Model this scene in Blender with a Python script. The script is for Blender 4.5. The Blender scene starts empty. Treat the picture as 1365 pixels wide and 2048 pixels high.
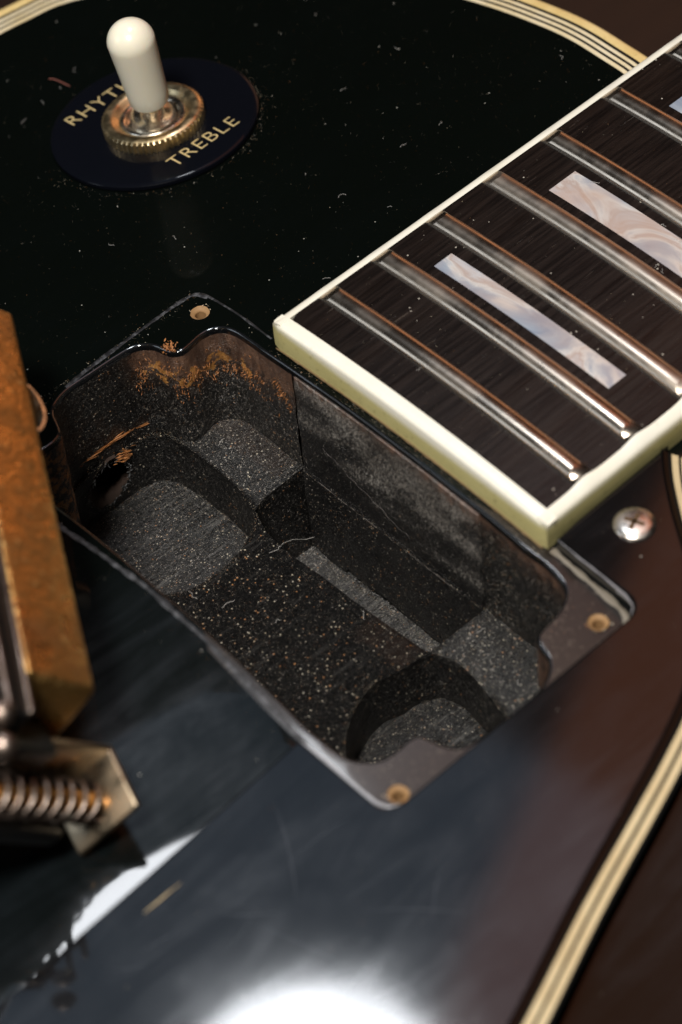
import bpy, bmesh, math, random
from mathutils import Vector, Matrix, noise
from mathutils.geometry import delaunay_2d_cdt
random.seed(7)
PI = math.pi
S = 0.001                      # everything below is written in millimetres
sc = bpy.context.scene
C = sc.collection

# ------------------------------------------------------------------ camera
cam_d = bpy.data.cameras.new('camera'); cam = bpy.data.objects.new('camera', cam_d); C.objects.link(cam)
rot = Matrix(((0.72952, 0.55708, -0.39681), (-0.68021, 0.53029, -0.50607), (-0.0715, 0.6391, 0.76579)))
cam.matrix_world = Matrix.Translation(Vector((-17.849, -218.651, 325.914)) * S) @ rot.to_4x4()
cam_d.sensor_fit = 'VERTICAL'; cam_d.sensor_height = 36; cam_d.lens = 36 * 6085.28 / 2048
cam_d.clip_start = 0.01; cam_d.clip_end = 20
cam_d.dof.use_dof = True; cam_d.dof.focus_distance = 0.462; cam_d.dof.aperture_fstop = 17
sc.camera = cam
# ------------------------------------------------------------------ world, lamps, exposure
w = bpy.data.worlds.new('World'); sc.world = w; w.use_nodes = True
w.node_tree.nodes['Background'].inputs[0].default_value = (0.010, 0.009, 0.008, 1)
w.node_tree.nodes['Background'].inputs[1].default_value = 1.0
sc.view_settings.view_transform = 'Standard'; sc.view_settings.look = 'None'
sc.view_settings.exposure = 0; sc.view_settings.gamma = 1

def area(name, loc, target, sx, sy, radiance, col, shape='ELLIPSE', spread=180):
    d = bpy.data.lights.new(name, 'AREA'); d.shape = shape; d.size = sx * S; d.size_y = sy * S
    A = sx * sy * S * S * (PI / 4 if shape == 'ELLIPSE' else 1)
    d.energy = radiance * PI * A; d.color = col; d.spread = math.radians(spread)
    o = bpy.data.objects.new(name, d); C.objects.link(o)
    o.location = Vector(loc) * S
    o.rotation_euler = (Vector(target) - Vector(loc)).to_track_quat('-Z', 'Y').to_euler()
    return o
area('key_softbox', (264, 151, 600), (90, -50, 0), 95, 95, 44, (0.93, 0.96, 1.0))
area('side_softbox', (-115, -150, 645), (150, 0, 0), 110, 110, 205, (1.0, 0.97, 0.92))
area('warm_fill', (950, 420, 150), (180, 0, 0), 500, 260, 0.95, (1.0, 0.45, 0.22), 'RECTANGLE')  # added unseen panel, gives the frets' neck side a brown reflection
area('left_fill', (-560, 500, 440), (150, 0, 0), 420, 420, 2.1, (0.80, 0.90, 1.0), 'RECTANGLE')  # added unseen panel for highlights on the cavity lip and frets
area('blue_fill', (285, 200, 640), (90, -40, 0), 330, 250, 0.62, (0.50, 0.72, 1.0))  # added unseen panel, bluish haze around the key's reflection
area('warm_panel', (530, 90, 625), (150, -30, 0), 300, 420, 0.85, (1.0, 0.33, 0.15), 'RECTANGLE')  # added unseen panel, puts the brown reflection on the right-hand gloss

# ------------------------------------------------------------------ helpers
def me_from(verts, faces, name):
    m = bpy.data.meshes.new(name); m.from_pydata([tuple(Vector(v) * S) for v in verts], [], faces)
    m.validate(); m.update(); return m

def thing(name, label, cat, loc=(0, 0, 0), group=None):
    o = bpy.data.objects.new(name, None); C.objects.link(o); o.location = Vector(loc) * S
    o.empty_display_size = 0.01
    o['label'] = label; o['category'] = cat
    if group: o['group'] = group
    return o

WLOC = {}
def obj(name, verts, faces, mat, parent=None, smooth=False, kind=None, label=None, angle=None, fixn=True):
    off = Vector((0, 0, 0)); p = parent
    while p is not None: off += p.location / S; p = p.parent
    m = me_from([Vector(v) - off for v in verts], faces, name)
    if fixn:
        bm = bmesh.new(); bm.from_mesh(m); bmesh.ops.recalc_face_normals(bm, faces=bm.faces); bm.to_mesh(m); bm.free()
    if smooth:
        m.polygons.foreach_set('use_smooth', [True] * len(m.polygons))
        if angle: m.set_sharp_from_angle(angle=math.radians(angle))
    m.materials.append(mat)
    o = bpy.data.objects.new(name, m); C.objects.link(o)
    if parent: o.parent = parent
    if kind: o['kind'] = kind
    if label: o['label'] = label
    return o

def bm_obj(name, bm, mat, parent=None, smooth=False, **k):
    bm.verts.ensure_lookup_table()
    v = [tuple(x.co) for x in bm.verts]; bm.verts.index_update()
    f = [[x.index for x in fc.verts] for fc in bm.faces]
    bm.free()
    return obj(name, v, f, mat, parent, smooth, **k)

def catmull(pts, n=6, closed=True):
    out = []; N = len(pts)
    rng = range(N) if closed else range(N - 1)
    for i in rng:
        g = lambda k: pts[k % N] if closed else pts[max(0, min(N - 1, k))]
        p0, p1, p2, p3 = [Vector(g(i + k)) for k in (-1, 0, 1, 2)]
        for j in range(n):
            t = j / n
            out.append(0.5 * ((2 * p1) + (-p0 + p2) * t + (2 * p0 - 5 * p1 + 4 * p2 - p3) * t * t + (-p0 + 3 * p1 - 3 * p2 + p3) * t ** 3))
    if not closed: out.append(Vector(pts[-1]))
    return out

def resample(pts, step, closed=True):
    P = [Vector(p) for p in pts]
    if closed: P = P + [P[0]]
    L = [0]
    for a, b in zip(P, P[1:]): L.append(L[-1] + (b - a).length)
    n = max(3, int(round(L[-1] / step))); out = []; j = 0
    for i in range(n if closed else n + 1):
        t = L[-1] * i / n
        while j < len(L) - 2 and L[j + 1] < t: j += 1
        s = (t - L[j]) / max(1e-9, L[j + 1] - L[j]); out.append(P[j].lerp(P[j + 1], s))
    return out

def area2(P): return sum(P[i][0] * P[(i + 1) % len(P)][1] - P[(i + 1) % len(P)][0] * P[i][1] for i in range(len(P))) / 2
def ccw(P): return list(P) if area2(P) > 0 else list(reversed(P))

def offs(P, d, closed=True):
    """offset a CCW polygon outwards by d (or a polyline to its right)"""
    out = []; N = len(P)
    for i in range(N):
        a = P[i - 1] if (closed or i > 0) else P[i]; b = P[i]; c = P[(i + 1) % N] if (closed or i < N - 1) else P[i]
        t1 = Vector((b[0] - a[0], b[1] - a[1])); t2 = Vector((c[0] - b[0], c[1] - b[1]))
        if t1.length < 1e-9: t1 = t2
        if t2.length < 1e-9: t2 = t1
        t1.normalize(); t2.normalize()
        n = Vector((t1.y + t2.y, -t1.x - t2.x)); l = n.length
        if l < 1e-6: n = Vector((t1.y, -t1.x)); l = 1
        n /= l; k = max(0.5, n.dot(Vector((t1.y, -t1.x))))
        out.append(Vector((b[0] + n.x * d / k, b[1] + n.y * d / k)))
    return out

def inside(p, P):
    x, y = p[0], p[1]; r = False; j = len(P) - 1
    for i in range(len(P)):
        xi, yi = P[i][0], P[i][1]; xj, yj = P[j][0], P[j][1]
        if (yi > y) != (yj > y) and x < (xj - xi) * (y - yi) / (yj - yi) + xi: r = not r
        j = i
    return r

def fill(outer, holes, grid, zf, region=None):
    """triangulated sheet with holes; returns verts, faces"""
    pts = []; edges = []
    for loop in [outer] + list(holes):
        b = len(pts); pts += [Vector((q[0], q[1])) for q in loop]
        edges += [(b + i, b + (i + 1) % len(loop)) for i in range(len(loop))]
    if grid:
        xs = [q[0] for q in outer]; ys = [q[1] for q in outer]; r = region or (min(xs), max(xs), min(ys), max(ys))
        x = r[0] + grid / 2
        while x < r[1]:
            y = r[2] + grid / 2
            while y < r[3]:
                q = Vector((x + random.uniform(-.1, .1) * grid, y + random.uniform(-.1, .1) * grid))
                if inside(q, outer) and not any(inside(q, h) for h in holes): pts.append(q)
                y += grid
            x += grid
    V, E, F, *_ = delaunay_2d_cdt(pts, edges, [], 0, 1e-5)
    out = []
    for f in F:
        c = Vector((0, 0))
        for i in f: c += V[i]
        c /= len(f)
        if inside(c, outer) and not any(inside(c, h) for h in holes): out.append(list(f))
    return [(v.x, v.y, zf(v.x, v.y)) for v in V], out

def strips(rings, closed=True):
    """rings: equally long vertex lists"""
    n = len(rings[0]); V = [v for r in rings for v in r]; F = []
    for k in range(len(rings) - 1):
        for i in range(n if closed else n - 1):
            j = (i + 1) % n; F.append((k * n + i, k * n + j, (k + 1) * n + j, (k + 1) * n + i))
    return V, F

def join(*vf):
    V = []; F = []
    for v, f in vf:
        b = len(V); V += list(v); F += [tuple(i + b for i in x) for x in f]
    return V, F

def slab(poly, top, thick, bevel=0.25, grid=0, holes=()):
    """flat piece with a rounded upper edge; top is a function z(x, y)"""
    P = ccw(poly); inner = offs(P, -bevel); mid = offs(P, -bevel * .3)
    a = fill(inner, holes, grid, top)
    r0 = [(q[0], q[1], top(*q)) for q in inner]
    r1 = [(q[0], q[1], top(*q) - bevel * .3) for q in mid]
    r2 = [(q[0], q[1], top(*q) - bevel) for q in P]
    r3 = [(q[0], q[1], top(*q) - thick) for q in P]
    parts = [a, strips([r0, r1, r2, r3]), fill(P, holes, grid, lambda x, y: top(x, y) - thick)]
    for h in holes:
        parts.append(strips([[(q[0], q[1], top(*q)) for q in h], [(q[0], q[1], top(*q) - thick) for q in h]]))
    return join(*parts)

def lathe(profile, centre, axis, seg=48, xdir=None, rfun=None):
    az = Vector(axis).normalized(); ax = (Vector(xdir) if xdir else az.orthogonal()).normalized()
    ax = (ax - az * ax.dot(az)).normalized(); ay = az.cross(ax); c = Vector(centre)
    rings = []
    for (r, h) in profile:
        ring = []
        for k in range(seg):
            a = 2 * PI * k / seg; rr = r * (rfun(k, r, h) if rfun else 1)
            ring.append(c + az * h + ax * (rr * math.cos(a)) + ay * (rr * math.sin(a)))
        rings.append(ring)
    V, F = strips(rings)
    F.append(tuple(range(seg))); F.append(tuple(len(V) - seg + k for k in range(seg)))
    return V, F

def tube(path, r, seg=8, rf=None):
    V = []; n = len(path); prev = None; P = [Vector(p) for p in path]
    for i in range(n):
        t = (P[min(i + 1, n - 1)] - P[max(i - 1, 0)]).normalized()
        a = t.orthogonal().normalized() if prev is None else (prev - t * prev.dot(t)).normalized()
        prev = a; b = t.cross(a); rr = rf(i / (n - 1)) * r if rf else r
        for k in range(seg):
            V.append(P[i] + a * rr * math.cos(2 * PI * k / seg) + b * rr * math.sin(2 * PI * k / seg))
    F = [(i * seg + k, i * seg + (k + 1) % seg, (i + 1) * seg + (k + 1) % seg, (i + 1) * seg + k) for i in range(n - 1) for k in range(seg)]
    F += [tuple(range(seg)), tuple((n - 1) * seg + k for k in range(seg))]
    return V, F

def obox(o, ex, ey, ez, lx, ly, lz, bev=0.0, seg=2):
    """oriented box from corner o"""
    bm = bmesh.new(); o = Vector(o); vs = []
    for k in (0, 1):
        for (i, j) in ((0, 0), (1, 0), (1, 1), (0, 1)):
            vs.append(bm.verts.new(o + Vector(ex) * lx * i + Vector(ey) * ly * j + Vector(ez) * lz * k))
    for f in ((0, 1, 2, 3), (4, 5, 6, 7), (0, 1, 5, 4), (1, 2, 6, 5), (2, 3, 7, 6), (3, 0, 4, 7)): bm.faces.new([vs[i] for i in f])
    bmesh.ops.recalc_face_normals(bm, faces=bm.faces)
    if bev: bmesh.ops.bevel(bm, geom=list(bm.edges), offset=bev, segments=seg, affect='EDGES', profile=0.5)
    return bm

# ------------------------------------------------------------------ materials
class N:
    """small node-graph helper"""
    def __init__(s, name):
        s.m = bpy.data.materials.new(name); s.m.use_nodes = True; s.t = s.m.node_tree; s.p = s.t.nodes['Principled BSDF']
        s.tc = s.t.nodes.new('ShaderNodeTexCoord'); s.co = s.tc.outputs['Object']
    def link(s, a, b): s.t.links.new(a, b)
    def set(s, **k):
        for n, v in k.items():
            i = s.p.inputs[n.replace('_', ' ')]
            if isinstance(v, bpy.types.NodeSocket): s.link(v, i)
            else: i.default_value = (*v, 1) if isinstance(v, tuple) and len(v) == 3 and i.type == 'RGBA' else v
        return s
    def mapping(s, scale=(1, 1, 1), rot=(0, 0, 0)):
        n = s.t.nodes.new('ShaderNodeMapping'); n.inputs['Scale'].default_value = scale; n.inputs['Rotation'].default_value = rot
        s.link(s.co, n.inputs[0]); return n.outputs[0]
    def noise(s, scale, detail=4, rough=.6, vec=None, dist=0):
        n = s.t.nodes.new('ShaderNodeTexNoise'); n.inputs['Scale'].default_value = scale; n.inputs['Detail'].default_value = detail
        n.inputs['Roughness'].default_value = rough; n.inputs['Distortion'].default_value = dist; s.link(vec or s.co, n.inputs['Vector']); return n.outputs['Fac']
    def vor(s, scale, out='Distance', vec=None, rand=1):
        n = s.t.nodes.new('ShaderNodeTexVoronoi'); n.inputs['Scale'].default_value = scale; n.inputs['Randomness'].default_value = rand
        s.link(vec or s.co, n.inputs['Vector']); return n.outputs[out]
    def ramp(s, fac, stops):
        n = s.t.nodes.new('ShaderNodeValToRGB'); e = n.color_ramp.elements
        while len(e) < len(stops): e.new(.5)
        for k, (pos, c) in enumerate(stops):
            e[k].position = pos; e[k].color = (*c, 1) if isinstance(c, tuple) else (c, c, c, 1)
        s.link(fac, n.inputs[0]); return n.outputs[0]
    def math(s, op, a, b=0.0):
        n = s.t.nodes.new('ShaderNodeMath'); n.operation = op
        for i, v in enumerate((a, b)):
            if isinstance(v, bpy.types.NodeSocket): s.link(v, n.inputs[i])
            else: n.inputs[i].default_value = v
        return n.outputs[0]
    def mix(s, f, a, b, mode='MIX'):
        n = s.t.nodes.new('ShaderNodeMix'); n.data_type = 'RGBA'; n.blend_type = mode
        for i, v in ((0, f), (6, a), (7, b)):
            if isinstance(v, bpy.types.NodeSocket): s.link(v, n.inputs[i])
            else: n.inputs[i].default_value = (*v, 1) if isinstance(v, tuple) else v
        return n.outputs[2]
    def bump(s, h, strength=.3, dist=.0002, to='Normal'):
        n = s.t.nodes.new('ShaderNodeBump'); n.inputs['Strength'].default_value = strength; n.inputs['Distance'].default_value = dist
        s.link(h, n.inputs['Height']); s.link(n.outputs[0], s.p.inputs[to]); return n
    def attr(s, name):
        n = s.t.nodes.new('ShaderNodeAttribute'); n.attribute_name = name; return n.outputs['Fac']

def lacquer(name, base, smear=0.5, dust=0.45, coat=1.0, ior=1.45, fade=None, rough=.02):
    n = N(name)
    sw = n.noise(24, 6, .62, dist=.9)                                  # wiping smears
    st = n.noise(1, 6, .7, n.mapping((22, 130, 60), (0, 0, -.75)), 1.5)
    fi = n.noise(1, 3, .6, n.mapping((90, 900, 60), (0, 0, -.75)), .6)
    sm = n.math('MULTIPLY', n.ramp(sw, [(.34, 0.12), (.72, 1.0)]), n.math('ADD', .25, n.math('MULTIPLY', n.ramp(st, [(.36, 0.0), (.72, .8)]), n.math('ADD', .55, n.math('MULTIPLY', fi, .7)))))
    if fade:
        sx = n.t.nodes.new('ShaderNodeSeparateXYZ'); n.link(n.co, sx.inputs[0])
        mr = n.t.nodes.new('ShaderNodeMapRange'); mr.inputs['From Min'].default_value = fade[0] * S; mr.inputs['From Max'].default_value = fade[1] * S
        n.link(sx.outputs[1], mr.inputs['Value']); sm = n.math('MULTIPLY', sm, n.math('ADD', n.math('MULTIPLY', mr.outputs[0], .93), .07)); coat = n.math('ADD', n.math('MULTIPLY', mr.outputs[0], .9), .10)
    cell = n.vor(900); sel = n.noise(260, 3)
    sp = n.math('MULTIPLY', n.math('LESS_THAN', cell, .085), n.math('GREATER_THAN', sel, .70 - dust * .16))
    n.set(Base_Color=n.mix(sp, n.mix(n.math('MULTIPLY', sm, .022 * smear), base, (.22, .32, .46)), (.5, .48, .42)),
          Roughness=.36, Specular_IOR_Level=n.math('ADD', n.math('MULTIPLY', n.math('POWER', sm, 1.5), .42 * smear), .015),
          Coat_Weight=coat, Coat_Roughness=n.math('ADD', n.math('MULTIPLY', sm, .06), rough), Coat_IOR=ior)
    n.bump(n.noise(30, 2), .02, .0006, 'Coat Normal')
    return n.m

def plain_ledge():
    """lacquer that sat under the pickup ring: dull and dusty"""
    n = N('dusty_ledge'); a = n.noise(60, 4, .6); b = n.noise(1600, 3, .6)
    col = n.mix(n.ramp(a, [(.3, 0.2), (.7, 1.0)]), (.006, .005, .005), (.024, .018, .014))
    col = n.mix(n.math('MULTIPLY', n.ramp(b, [(.6, 0.0), (.75, 1.0)]), .6), col, (.16, .13, .10))
    n.set(Base_Color=col, Roughness=.38, Coat_Weight=.35, Coat_Roughness=.16, Specular_IOR_Level=.25); return n.m
M = {}
M['black_lacquer'] = lacquer('black_lacquer', (.0016, .0024, .0018), 1.25, .5, ior=1.32, fade=(25, -10))
M['guard_black'] = lacquer('guard_black', (.0032, .0028, .0028), .55, .12, ior=1.5, rough=.055)
M['disc_black'] = lacquer('disc_black', (.0028, .0033, .0054), .05, .2, .4, ior=1.4)
M['ledge'] = plain_ledge()

def binding_mat(name, a, b, rough=.28):
    n = N(name)
    f = n.noise(120, 5, .6); g = n.noise(1400, 3)
    col = n.mix(n.ramp(f, [(.35, 0.0), (.7, 1.0)]), a, b)
    col = n.mix(n.math('MULTIPLY', n.ramp(g, [(.6, 0.0), (.75, 1.0)]), .4), col, (.25, .17, .06))
    n.set(Base_Color=col, Roughness=rough, Coat_Weight=.3, Coat_Roughness=.2, Subsurface_Weight=.0)
    n.bump(n.noise(900, 4), .15, .0001); return n.m
M['cream'] = binding_mat('cream_binding', (.78, .68, .48), (.66, .52, .27))
def fb_bind():
    n = N('fretboard_binding'); f = n.noise(120, 5, .6); g = n.noise(900, 4, .65)
    sx = n.t.nodes.new('ShaderNodeSeparateXYZ'); n.link(n.co, sx.inputs[0])
    mr = n.t.nodes.new('ShaderNodeMapRange'); mr.inputs['From Min'].default_value = .0588; mr.inputs['From Max'].default_value = .0575
    n.link(n.math('ADD', sx.outputs[2], n.math('MULTIPLY', n.math('SUBTRACT', f, .5), .001)), mr.inputs['Value'])
    col = n.mix(mr.outputs[0], n.mix(f, (.86, .84, .76), (.80, .74, .58)), n.mix(f, (.62, .56, .27), (.46, .40, .16)))
    col = n.mix(n.math('MULTIPLY', n.ramp(g, [(.58, 0.0), (.75, 1.0)]), n.math('ADD', n.math('MULTIPLY', mr.outputs[0], .5), .12)), col, (.22, .17, .06))
    n.set(Base_Color=col, Roughness=.3, Coat_Weight=.3, Coat_Roughness=.2); n.bump(g, .2, .0001); return n.m
M['fb_binding'] = fb_bind()
M['aged'] = binding_mat('aged_binding', (.78, .60, .28), (.62, .42, .14))
M['guard_white'] = binding_mat('guard_white_ply', (.70, .56, .34), (.60, .45, .25))
def plain(name, col, rough=.4, metal=0, coat=0):
    n = N(name); f = n.noise(700, 4); n.set(Base_Color=n.mix(f, tuple(c * .8 for c in col), tuple(c * 1.2 for c in col)), Roughness=rough, Metallic=metal, Coat_Weight=coat, Coat_Roughness=.1)
    n.bump(n.noise(1500, 3), .1, .0001); return n.m
M['ply_black'] = plain('black_ply', (.006, .006, .006), .35)
M['guard_bevel'] = plain('guard_bevel', (.016, .007, .004), .25, 0, .5)  # black ply, the brown of its lit bevel put into the colour
M['slot_brass'] = plain('slot_brass', (.16, .11, .06), .4, 1)
M['bare_maple'] = plain('bare_maple', (.30, .17, .07), .7)
M['dark_void'] = plain('dark_bore', (.010, .008, .007), .8)

def ebony():
    n = N('ebony')
    v = n.mapping((70, 1400, 1400)); g = n.noise(1, 5, .65, v)
    v2 = n.mapping((8, 110, 110)); g2 = n.noise(1, 3, .6, v2)
    sp = n.math('MULTIPLY', n.math('LESS_THAN', n.vor(900), .12), n.math('GREATER_THAN', n.noise(300, 3), .60))
    col = n.mix(n.ramp(g, [(.40, 0.0), (.72, 1.0)]), (.0040, .0026, .0022), (.013, .0078, .0056))
    col = n.mix(n.ramp(g2, [(.5, 0.0), (.8, .5)]), col, (.018, .009, .005))
    pore = n.ramp(n.noise(1, 4, .7, n.mapping((120, 1800, 1800))), [(.66, 0.0), (.74, 1.0)])
    col = n.mix(n.math('MULTIPLY', pore, .5), col, (.10, .075, .055))
    n.set(Base_Color=n.mix(sp, col, (.42, .38, .32)), Roughness=n.ramp(g, [(.3, .26), (.8, .45)]), Specular_IOR_Level=.32)
    n.bump(n.math('SUBTRACT', g, pore), .35, .00012); return n.m
M['ebony'] = ebony()

def pearl():
    n = N('pearl')
    v = n.mapping((120, 55, 60), (0, 0, .35)); a = n.noise(1, 5, .55, v, .9); b = n.noise(60, 3, .5, None, .6)
    c = n.ramp(a, [(.34, (.26, .30, .38)), (.43, (.38, .42, .48)), (.49, (.66, .64, .62)), (.53, (.48, .40, .37)), (.60, (.58, .58, .60)), (.68, (.30, .36, .45))])
    c = n.mix(n.math('MULTIPLY', n.ramp(b, [(.45, 0.0), (.65, 1.0)]), .55), c, (.52, .33, .24))
    n.set(Base_Color=c, Roughness=.22, Coat_Weight=1.0, Coat_Roughness=.06, Metallic=.15, Sheen_Weight=0.0)
    n.bump(a, .25, .0003); return n.m
M['pearl'] = pearl()

def metal(name, col, dark, rough=.25, tarn=.5, sc_=300):
    n = N(name); f = n.noise(sc_, 5, .65); g = n.noise(sc_ * 5, 3)
    k = n.ramp(f, [(.42, 0.0), (.68, 1.0)])
    n.set(Base_Color=n.mix(n.math('MULTIPLY', k, tarn), col, dark), Metallic=1.0, Roughness=n.math('ADD', n.math('MULTIPLY', k, .25), rough))
    n.bump(g, .12, .0001); return n.m
M['fret'] = metal('fret_nickel', (.46, .39, .32), (.34, .27, .20), .22, .25, 60)
M['nickel'] = metal('aged_nickel', (.80, .74, .64), (.46, .36, .24), .2, .6, 500)
M['gold'] = metal('aged_gold', (.92, .74, .44), (.52, .36, .18), .28, .7, 600)
M['pickup_gold'] = metal('pickup_gold', (.88, .46, .12), (.42, .19, .05), .36, .9, 260)
M['copper'] = metal('warm_screw', (.80, .42, .12), (.4, .16, .04), .25, .6, 500)
M['leg_metal'] = metal('leg_metal', (.42, .34, .24), (.22, .15, .09), .26, .6, 250)
M['spring_metal'] = metal('spring_metal', (.24, .19, .16), (.14, .09, .06), .28, .6, 400)
M['chrome'] = metal('screw_chrome', (.85, .78, .70), (.5, .4, .3), .24, .5, 400)
M['lettering'] = plain('gilt_lettering', (.80, .62, .30), .35, .3)

def gold_cover():
    n = N('mottled_gold_cover'); a = n.noise(260, 5, .65); b = n.noise(900, 3, .6); c = n.noise(70, 3, .5)
    col = n.mix(n.ramp(a, [(.40, 0.0), (.66, 1.0)]), (.88, .52, .17), (.44, .24, .075))
    col = n.mix(n.ramp(c, [(.5, 0.0), (.7, .6)]), col, (.52, .29, .12))
    col = n.mix(n.ramp(b, [(.62, 0.0), (.70, 1.0)]), col, (1.0, .78, .36))  # yellow spots painted in for blurred glints on the cover
    n.set(Base_Color=col, Metallic=1.0, Roughness=n.ramp(a, [(.4, .26), (.7, .5)])); n.bump(n.math('ADD', a, b), .45, .0006); return n.m
M['pickup_gold'] = gold_cover()
def tip_mat():
    n = N('ivory_plastic')
    sp = n.math('MULTIPLY', n.math('LESS_THAN', n.vor(330), .10), n.math('GREATER_THAN', n.noise(90, 2), .62))
    n.set(Base_Color=n.mix(sp, n.mix(n.noise(90, 3), (.88, .82, .68), (.84, .76, .58)), (.35, .22, .08)), Roughness=.28, Subsurface_Weight=.35,
          Subsurface_Radius=(.003, .0022, .0014), Subsurface_Scale=1.0, Coat_Weight=.3, Coat_Roughness=.12)
    return n.m
M['tip'] = tip_mat()

def cavity(name, base=.014, light=.10, grain=0.0, wood=True, spark=.5, rot=.0, spec=.25, dust_light0=.06):
    """sooty shielding paint over rough routed wood, speckled with dust and painted-in glints"""
    n = N(name)
    a = n.noise(1900, 4, .8); b = n.noise(90, 4, .6); c2 = n.noise(3200, 2, .8)
    col = n.mix(n.ramp(b, [(.35, 0.0), (.7, 1.0)]), (base * .25, base * .25, base * .27), (base * .7, base * .66, base * .64))
    col = n.mix(n.math('MULTIPLY', n.ramp(a, [(.56, 0.0), (.70, 1.0)]), spark), col, (light, light * .92, light * .82))
    col = n.mix(n.math('MULTIPLY', n.ramp(c2, [(.62, 0.0), (.70, 1.0)]), spark), col, (light * 2.4, light * 2.2, light * 1.9))  # pale specks, glints put into the colour as well as dust
    v = n.vor(2300, 'Color'); sepn = n.t.nodes.new('ShaderNodeSeparateColor'); n.link(v, sepn.inputs[0])
    d = n.vor(2300)
    pick = n.math('MULTIPLY', n.math('LESS_THAN', d, n.math('MULTIPLY', sepn.outputs[2], .34)), n.math('GREATER_THAN', sepn.outputs[0], 1 - .36 * spark))
    tint = n.ramp(sepn.outputs[1], [(0.0, (.50, .46, .38)), (.55, (.60, .52, .38)), (.8, (.46, .22, .09)), (1.0, (.55, .28, .12))])
    col = n.mix(n.math('MULTIPLY', pick, n.ramp(b, [(.3, .45), (.7, 1.0)])), col, tint)
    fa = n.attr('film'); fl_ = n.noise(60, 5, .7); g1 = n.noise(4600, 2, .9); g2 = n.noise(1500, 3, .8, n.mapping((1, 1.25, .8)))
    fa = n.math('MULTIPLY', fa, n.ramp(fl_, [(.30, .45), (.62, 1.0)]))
    gr = n.math('ADD', n.math('MULTIPLY', g1, .6), n.math('MULTIPLY', g2, .4))
    def grains(lo, k, c, col, soft=.035):
        t = n.math('MULTIPLY', n.math('SUBTRACT', n.math('ADD', gr, n.math('MULTIPLY', fa, k)), lo), 1 / soft)
        t = n.math('MINIMUM', n.math('MAXIMUM', t, 0.0), 1.0)
        return n.mix(n.math('MULTIPLY', t, c), col, n.ramp(fl_, [(.35, (.34, .29, .24)), (.65, (.52, .48, .43))]))
    col = n.mix(n.math('MULTIPLY', fa, dust_light0), col, (.09, .082, .075))  # pale tone: settled dust, plus light painted on the lit flanks
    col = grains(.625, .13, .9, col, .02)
    h = a
    if grain:
        g = n.noise(1, 4, .65, n.mapping((90, 1500, 600), (0, 0, rot)))
        h = n.math('ADD', n.math('MULTIPLY', g, grain * 2), a)
        col = n.mix(n.math('MULTIPLY', n.ramp(g, [(.58, 0.0), (.66, 1.0)]), .42 * grain), col, (light * 2.2, light * 2.1, light * 1.95))
    if wood:
        wv = n.attr('wood'); ww = n.noise(600, 5, .7); w2 = n.noise(1, 4, .7, n.mapping((700, 700, 150)))
        k = n.math('GREATER_THAN', n.math('ADD', wv, n.math('MULTIPLY', n.math('SUBTRACT', ww, .5), 1.6)), .62)
        soft = n.math('MULTIPLY', wv, n.ramp(ww, [(.3, .25), (.7, 1.0)]))
        wc = n.ramp(w2, [(.3, (.05, .024, .016)), (.5, (.14, .075, .048)), (.7, (.26, .14, .085))])
        col = n.mix(n.math('MINIMUM', n.math('ADD', n.math('MULTIPLY', soft, .55), n.math('MULTIPLY', k, .45)), 1.0), col, wc)
        ow = n.attr('ochre'); k2 = n.math('GREATER_THAN', n.math('ADD', ow, n.math('MULTIPLY', n.math('SUBTRACT', n.noise(900, 5, .7), .5), 1.5)), .62)
        col = n.mix(n.math('MULTIPLY', k2, .85), col, n.ramp(w2, [(.35, (.24, .09, .02)), (.65, (.60, .28, .07))]))
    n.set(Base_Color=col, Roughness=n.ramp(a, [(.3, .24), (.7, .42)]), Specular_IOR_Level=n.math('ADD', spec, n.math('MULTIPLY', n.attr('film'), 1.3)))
    n.bump(n.math('ADD', h, n.math('MULTIPLY', c2, .8)), 1.0, .00026); return n.m
M['cav_wall'] = cavity('cavity_wall', .010, .08, .0, True, .8, spec=.4)
M['cav_shelf'] = cavity('cavity_shelf', .004, .05, .35, True, .5, .9, .10)
M['cav_well'] = cavity('cavity_well_floor', .005, .07, .9, False, .8, .3, .35)
M['cav_slot'] = cavity('cavity_slot_floor', .007, .11, .9, False, .9, .9, .5)
M['tenon'] = cavity('tenon_face', .022, .06, .0, True, .5, dust_light0=.22)
def wood_mat(name, a, b, sc3):
    n = N(name); g = n.noise(1, 5, .6, n.mapping(sc3), 1.0)
    n.set(Base_Color=n.mix(g, a, b), Roughness=.45, Coat_Weight=.2, Coat_Roughness=.2); n.bump(g, .2, .0003); return n.m
M['bench'] = wood_mat('bench_wood', (.010, .004, .002), (.024, .010, .0045), (10, 120, 60))
M['mahogany'] = wood_mat('dark_mahogany', (.010, .005, .004), (.03, .012, .008), (10, 160, 160))
def dust_mat():
    n = N('dust'); o = n.t.nodes.new('ShaderNodeNewGeometry')
    c = n.ramp(o.outputs['Random Per Island'], [(0.0, (.55, .52, .46)), (.45, (.42, .34, .22)), (.7, (.60, .52, .38)), (.85, (.45, .19, .07)), (1.0, (.50, .26, .12))])
    n.set(Base_Color=c, Roughness=.6); return n.m
M['dust'] = dust_mat()
M['grime'] = plain('grime', (.10, .10, .10), .6)
M['scribe'] = plain('scuffed_fibre', (.16, .14, .13), .6)
M['lint'] = plain('lint', (.55, .52, .48), .6)
M['splinter'] = plain('fresh_splinter', (.38, .15, .045), .6)
M['sliver'] = plain('pale_sliver', (.62, .48, .28), .5)

# ------------------------------------------------------------------ shapes of the top
def arch(y):
    y = abs(y)
    if y < 50: return -.0016 * y * y
    z = -4.0
    if y < 85: return z - .16 * (y - 50)
    z -= 5.6
    if y < 125: t = y - 85; return z - .16 * t + .002 * t * t
    return z - 3.2
def top(x, y): return arch(y)
def guardz(x, y): return 0.9 + 0.035 * (y + 28)

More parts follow.
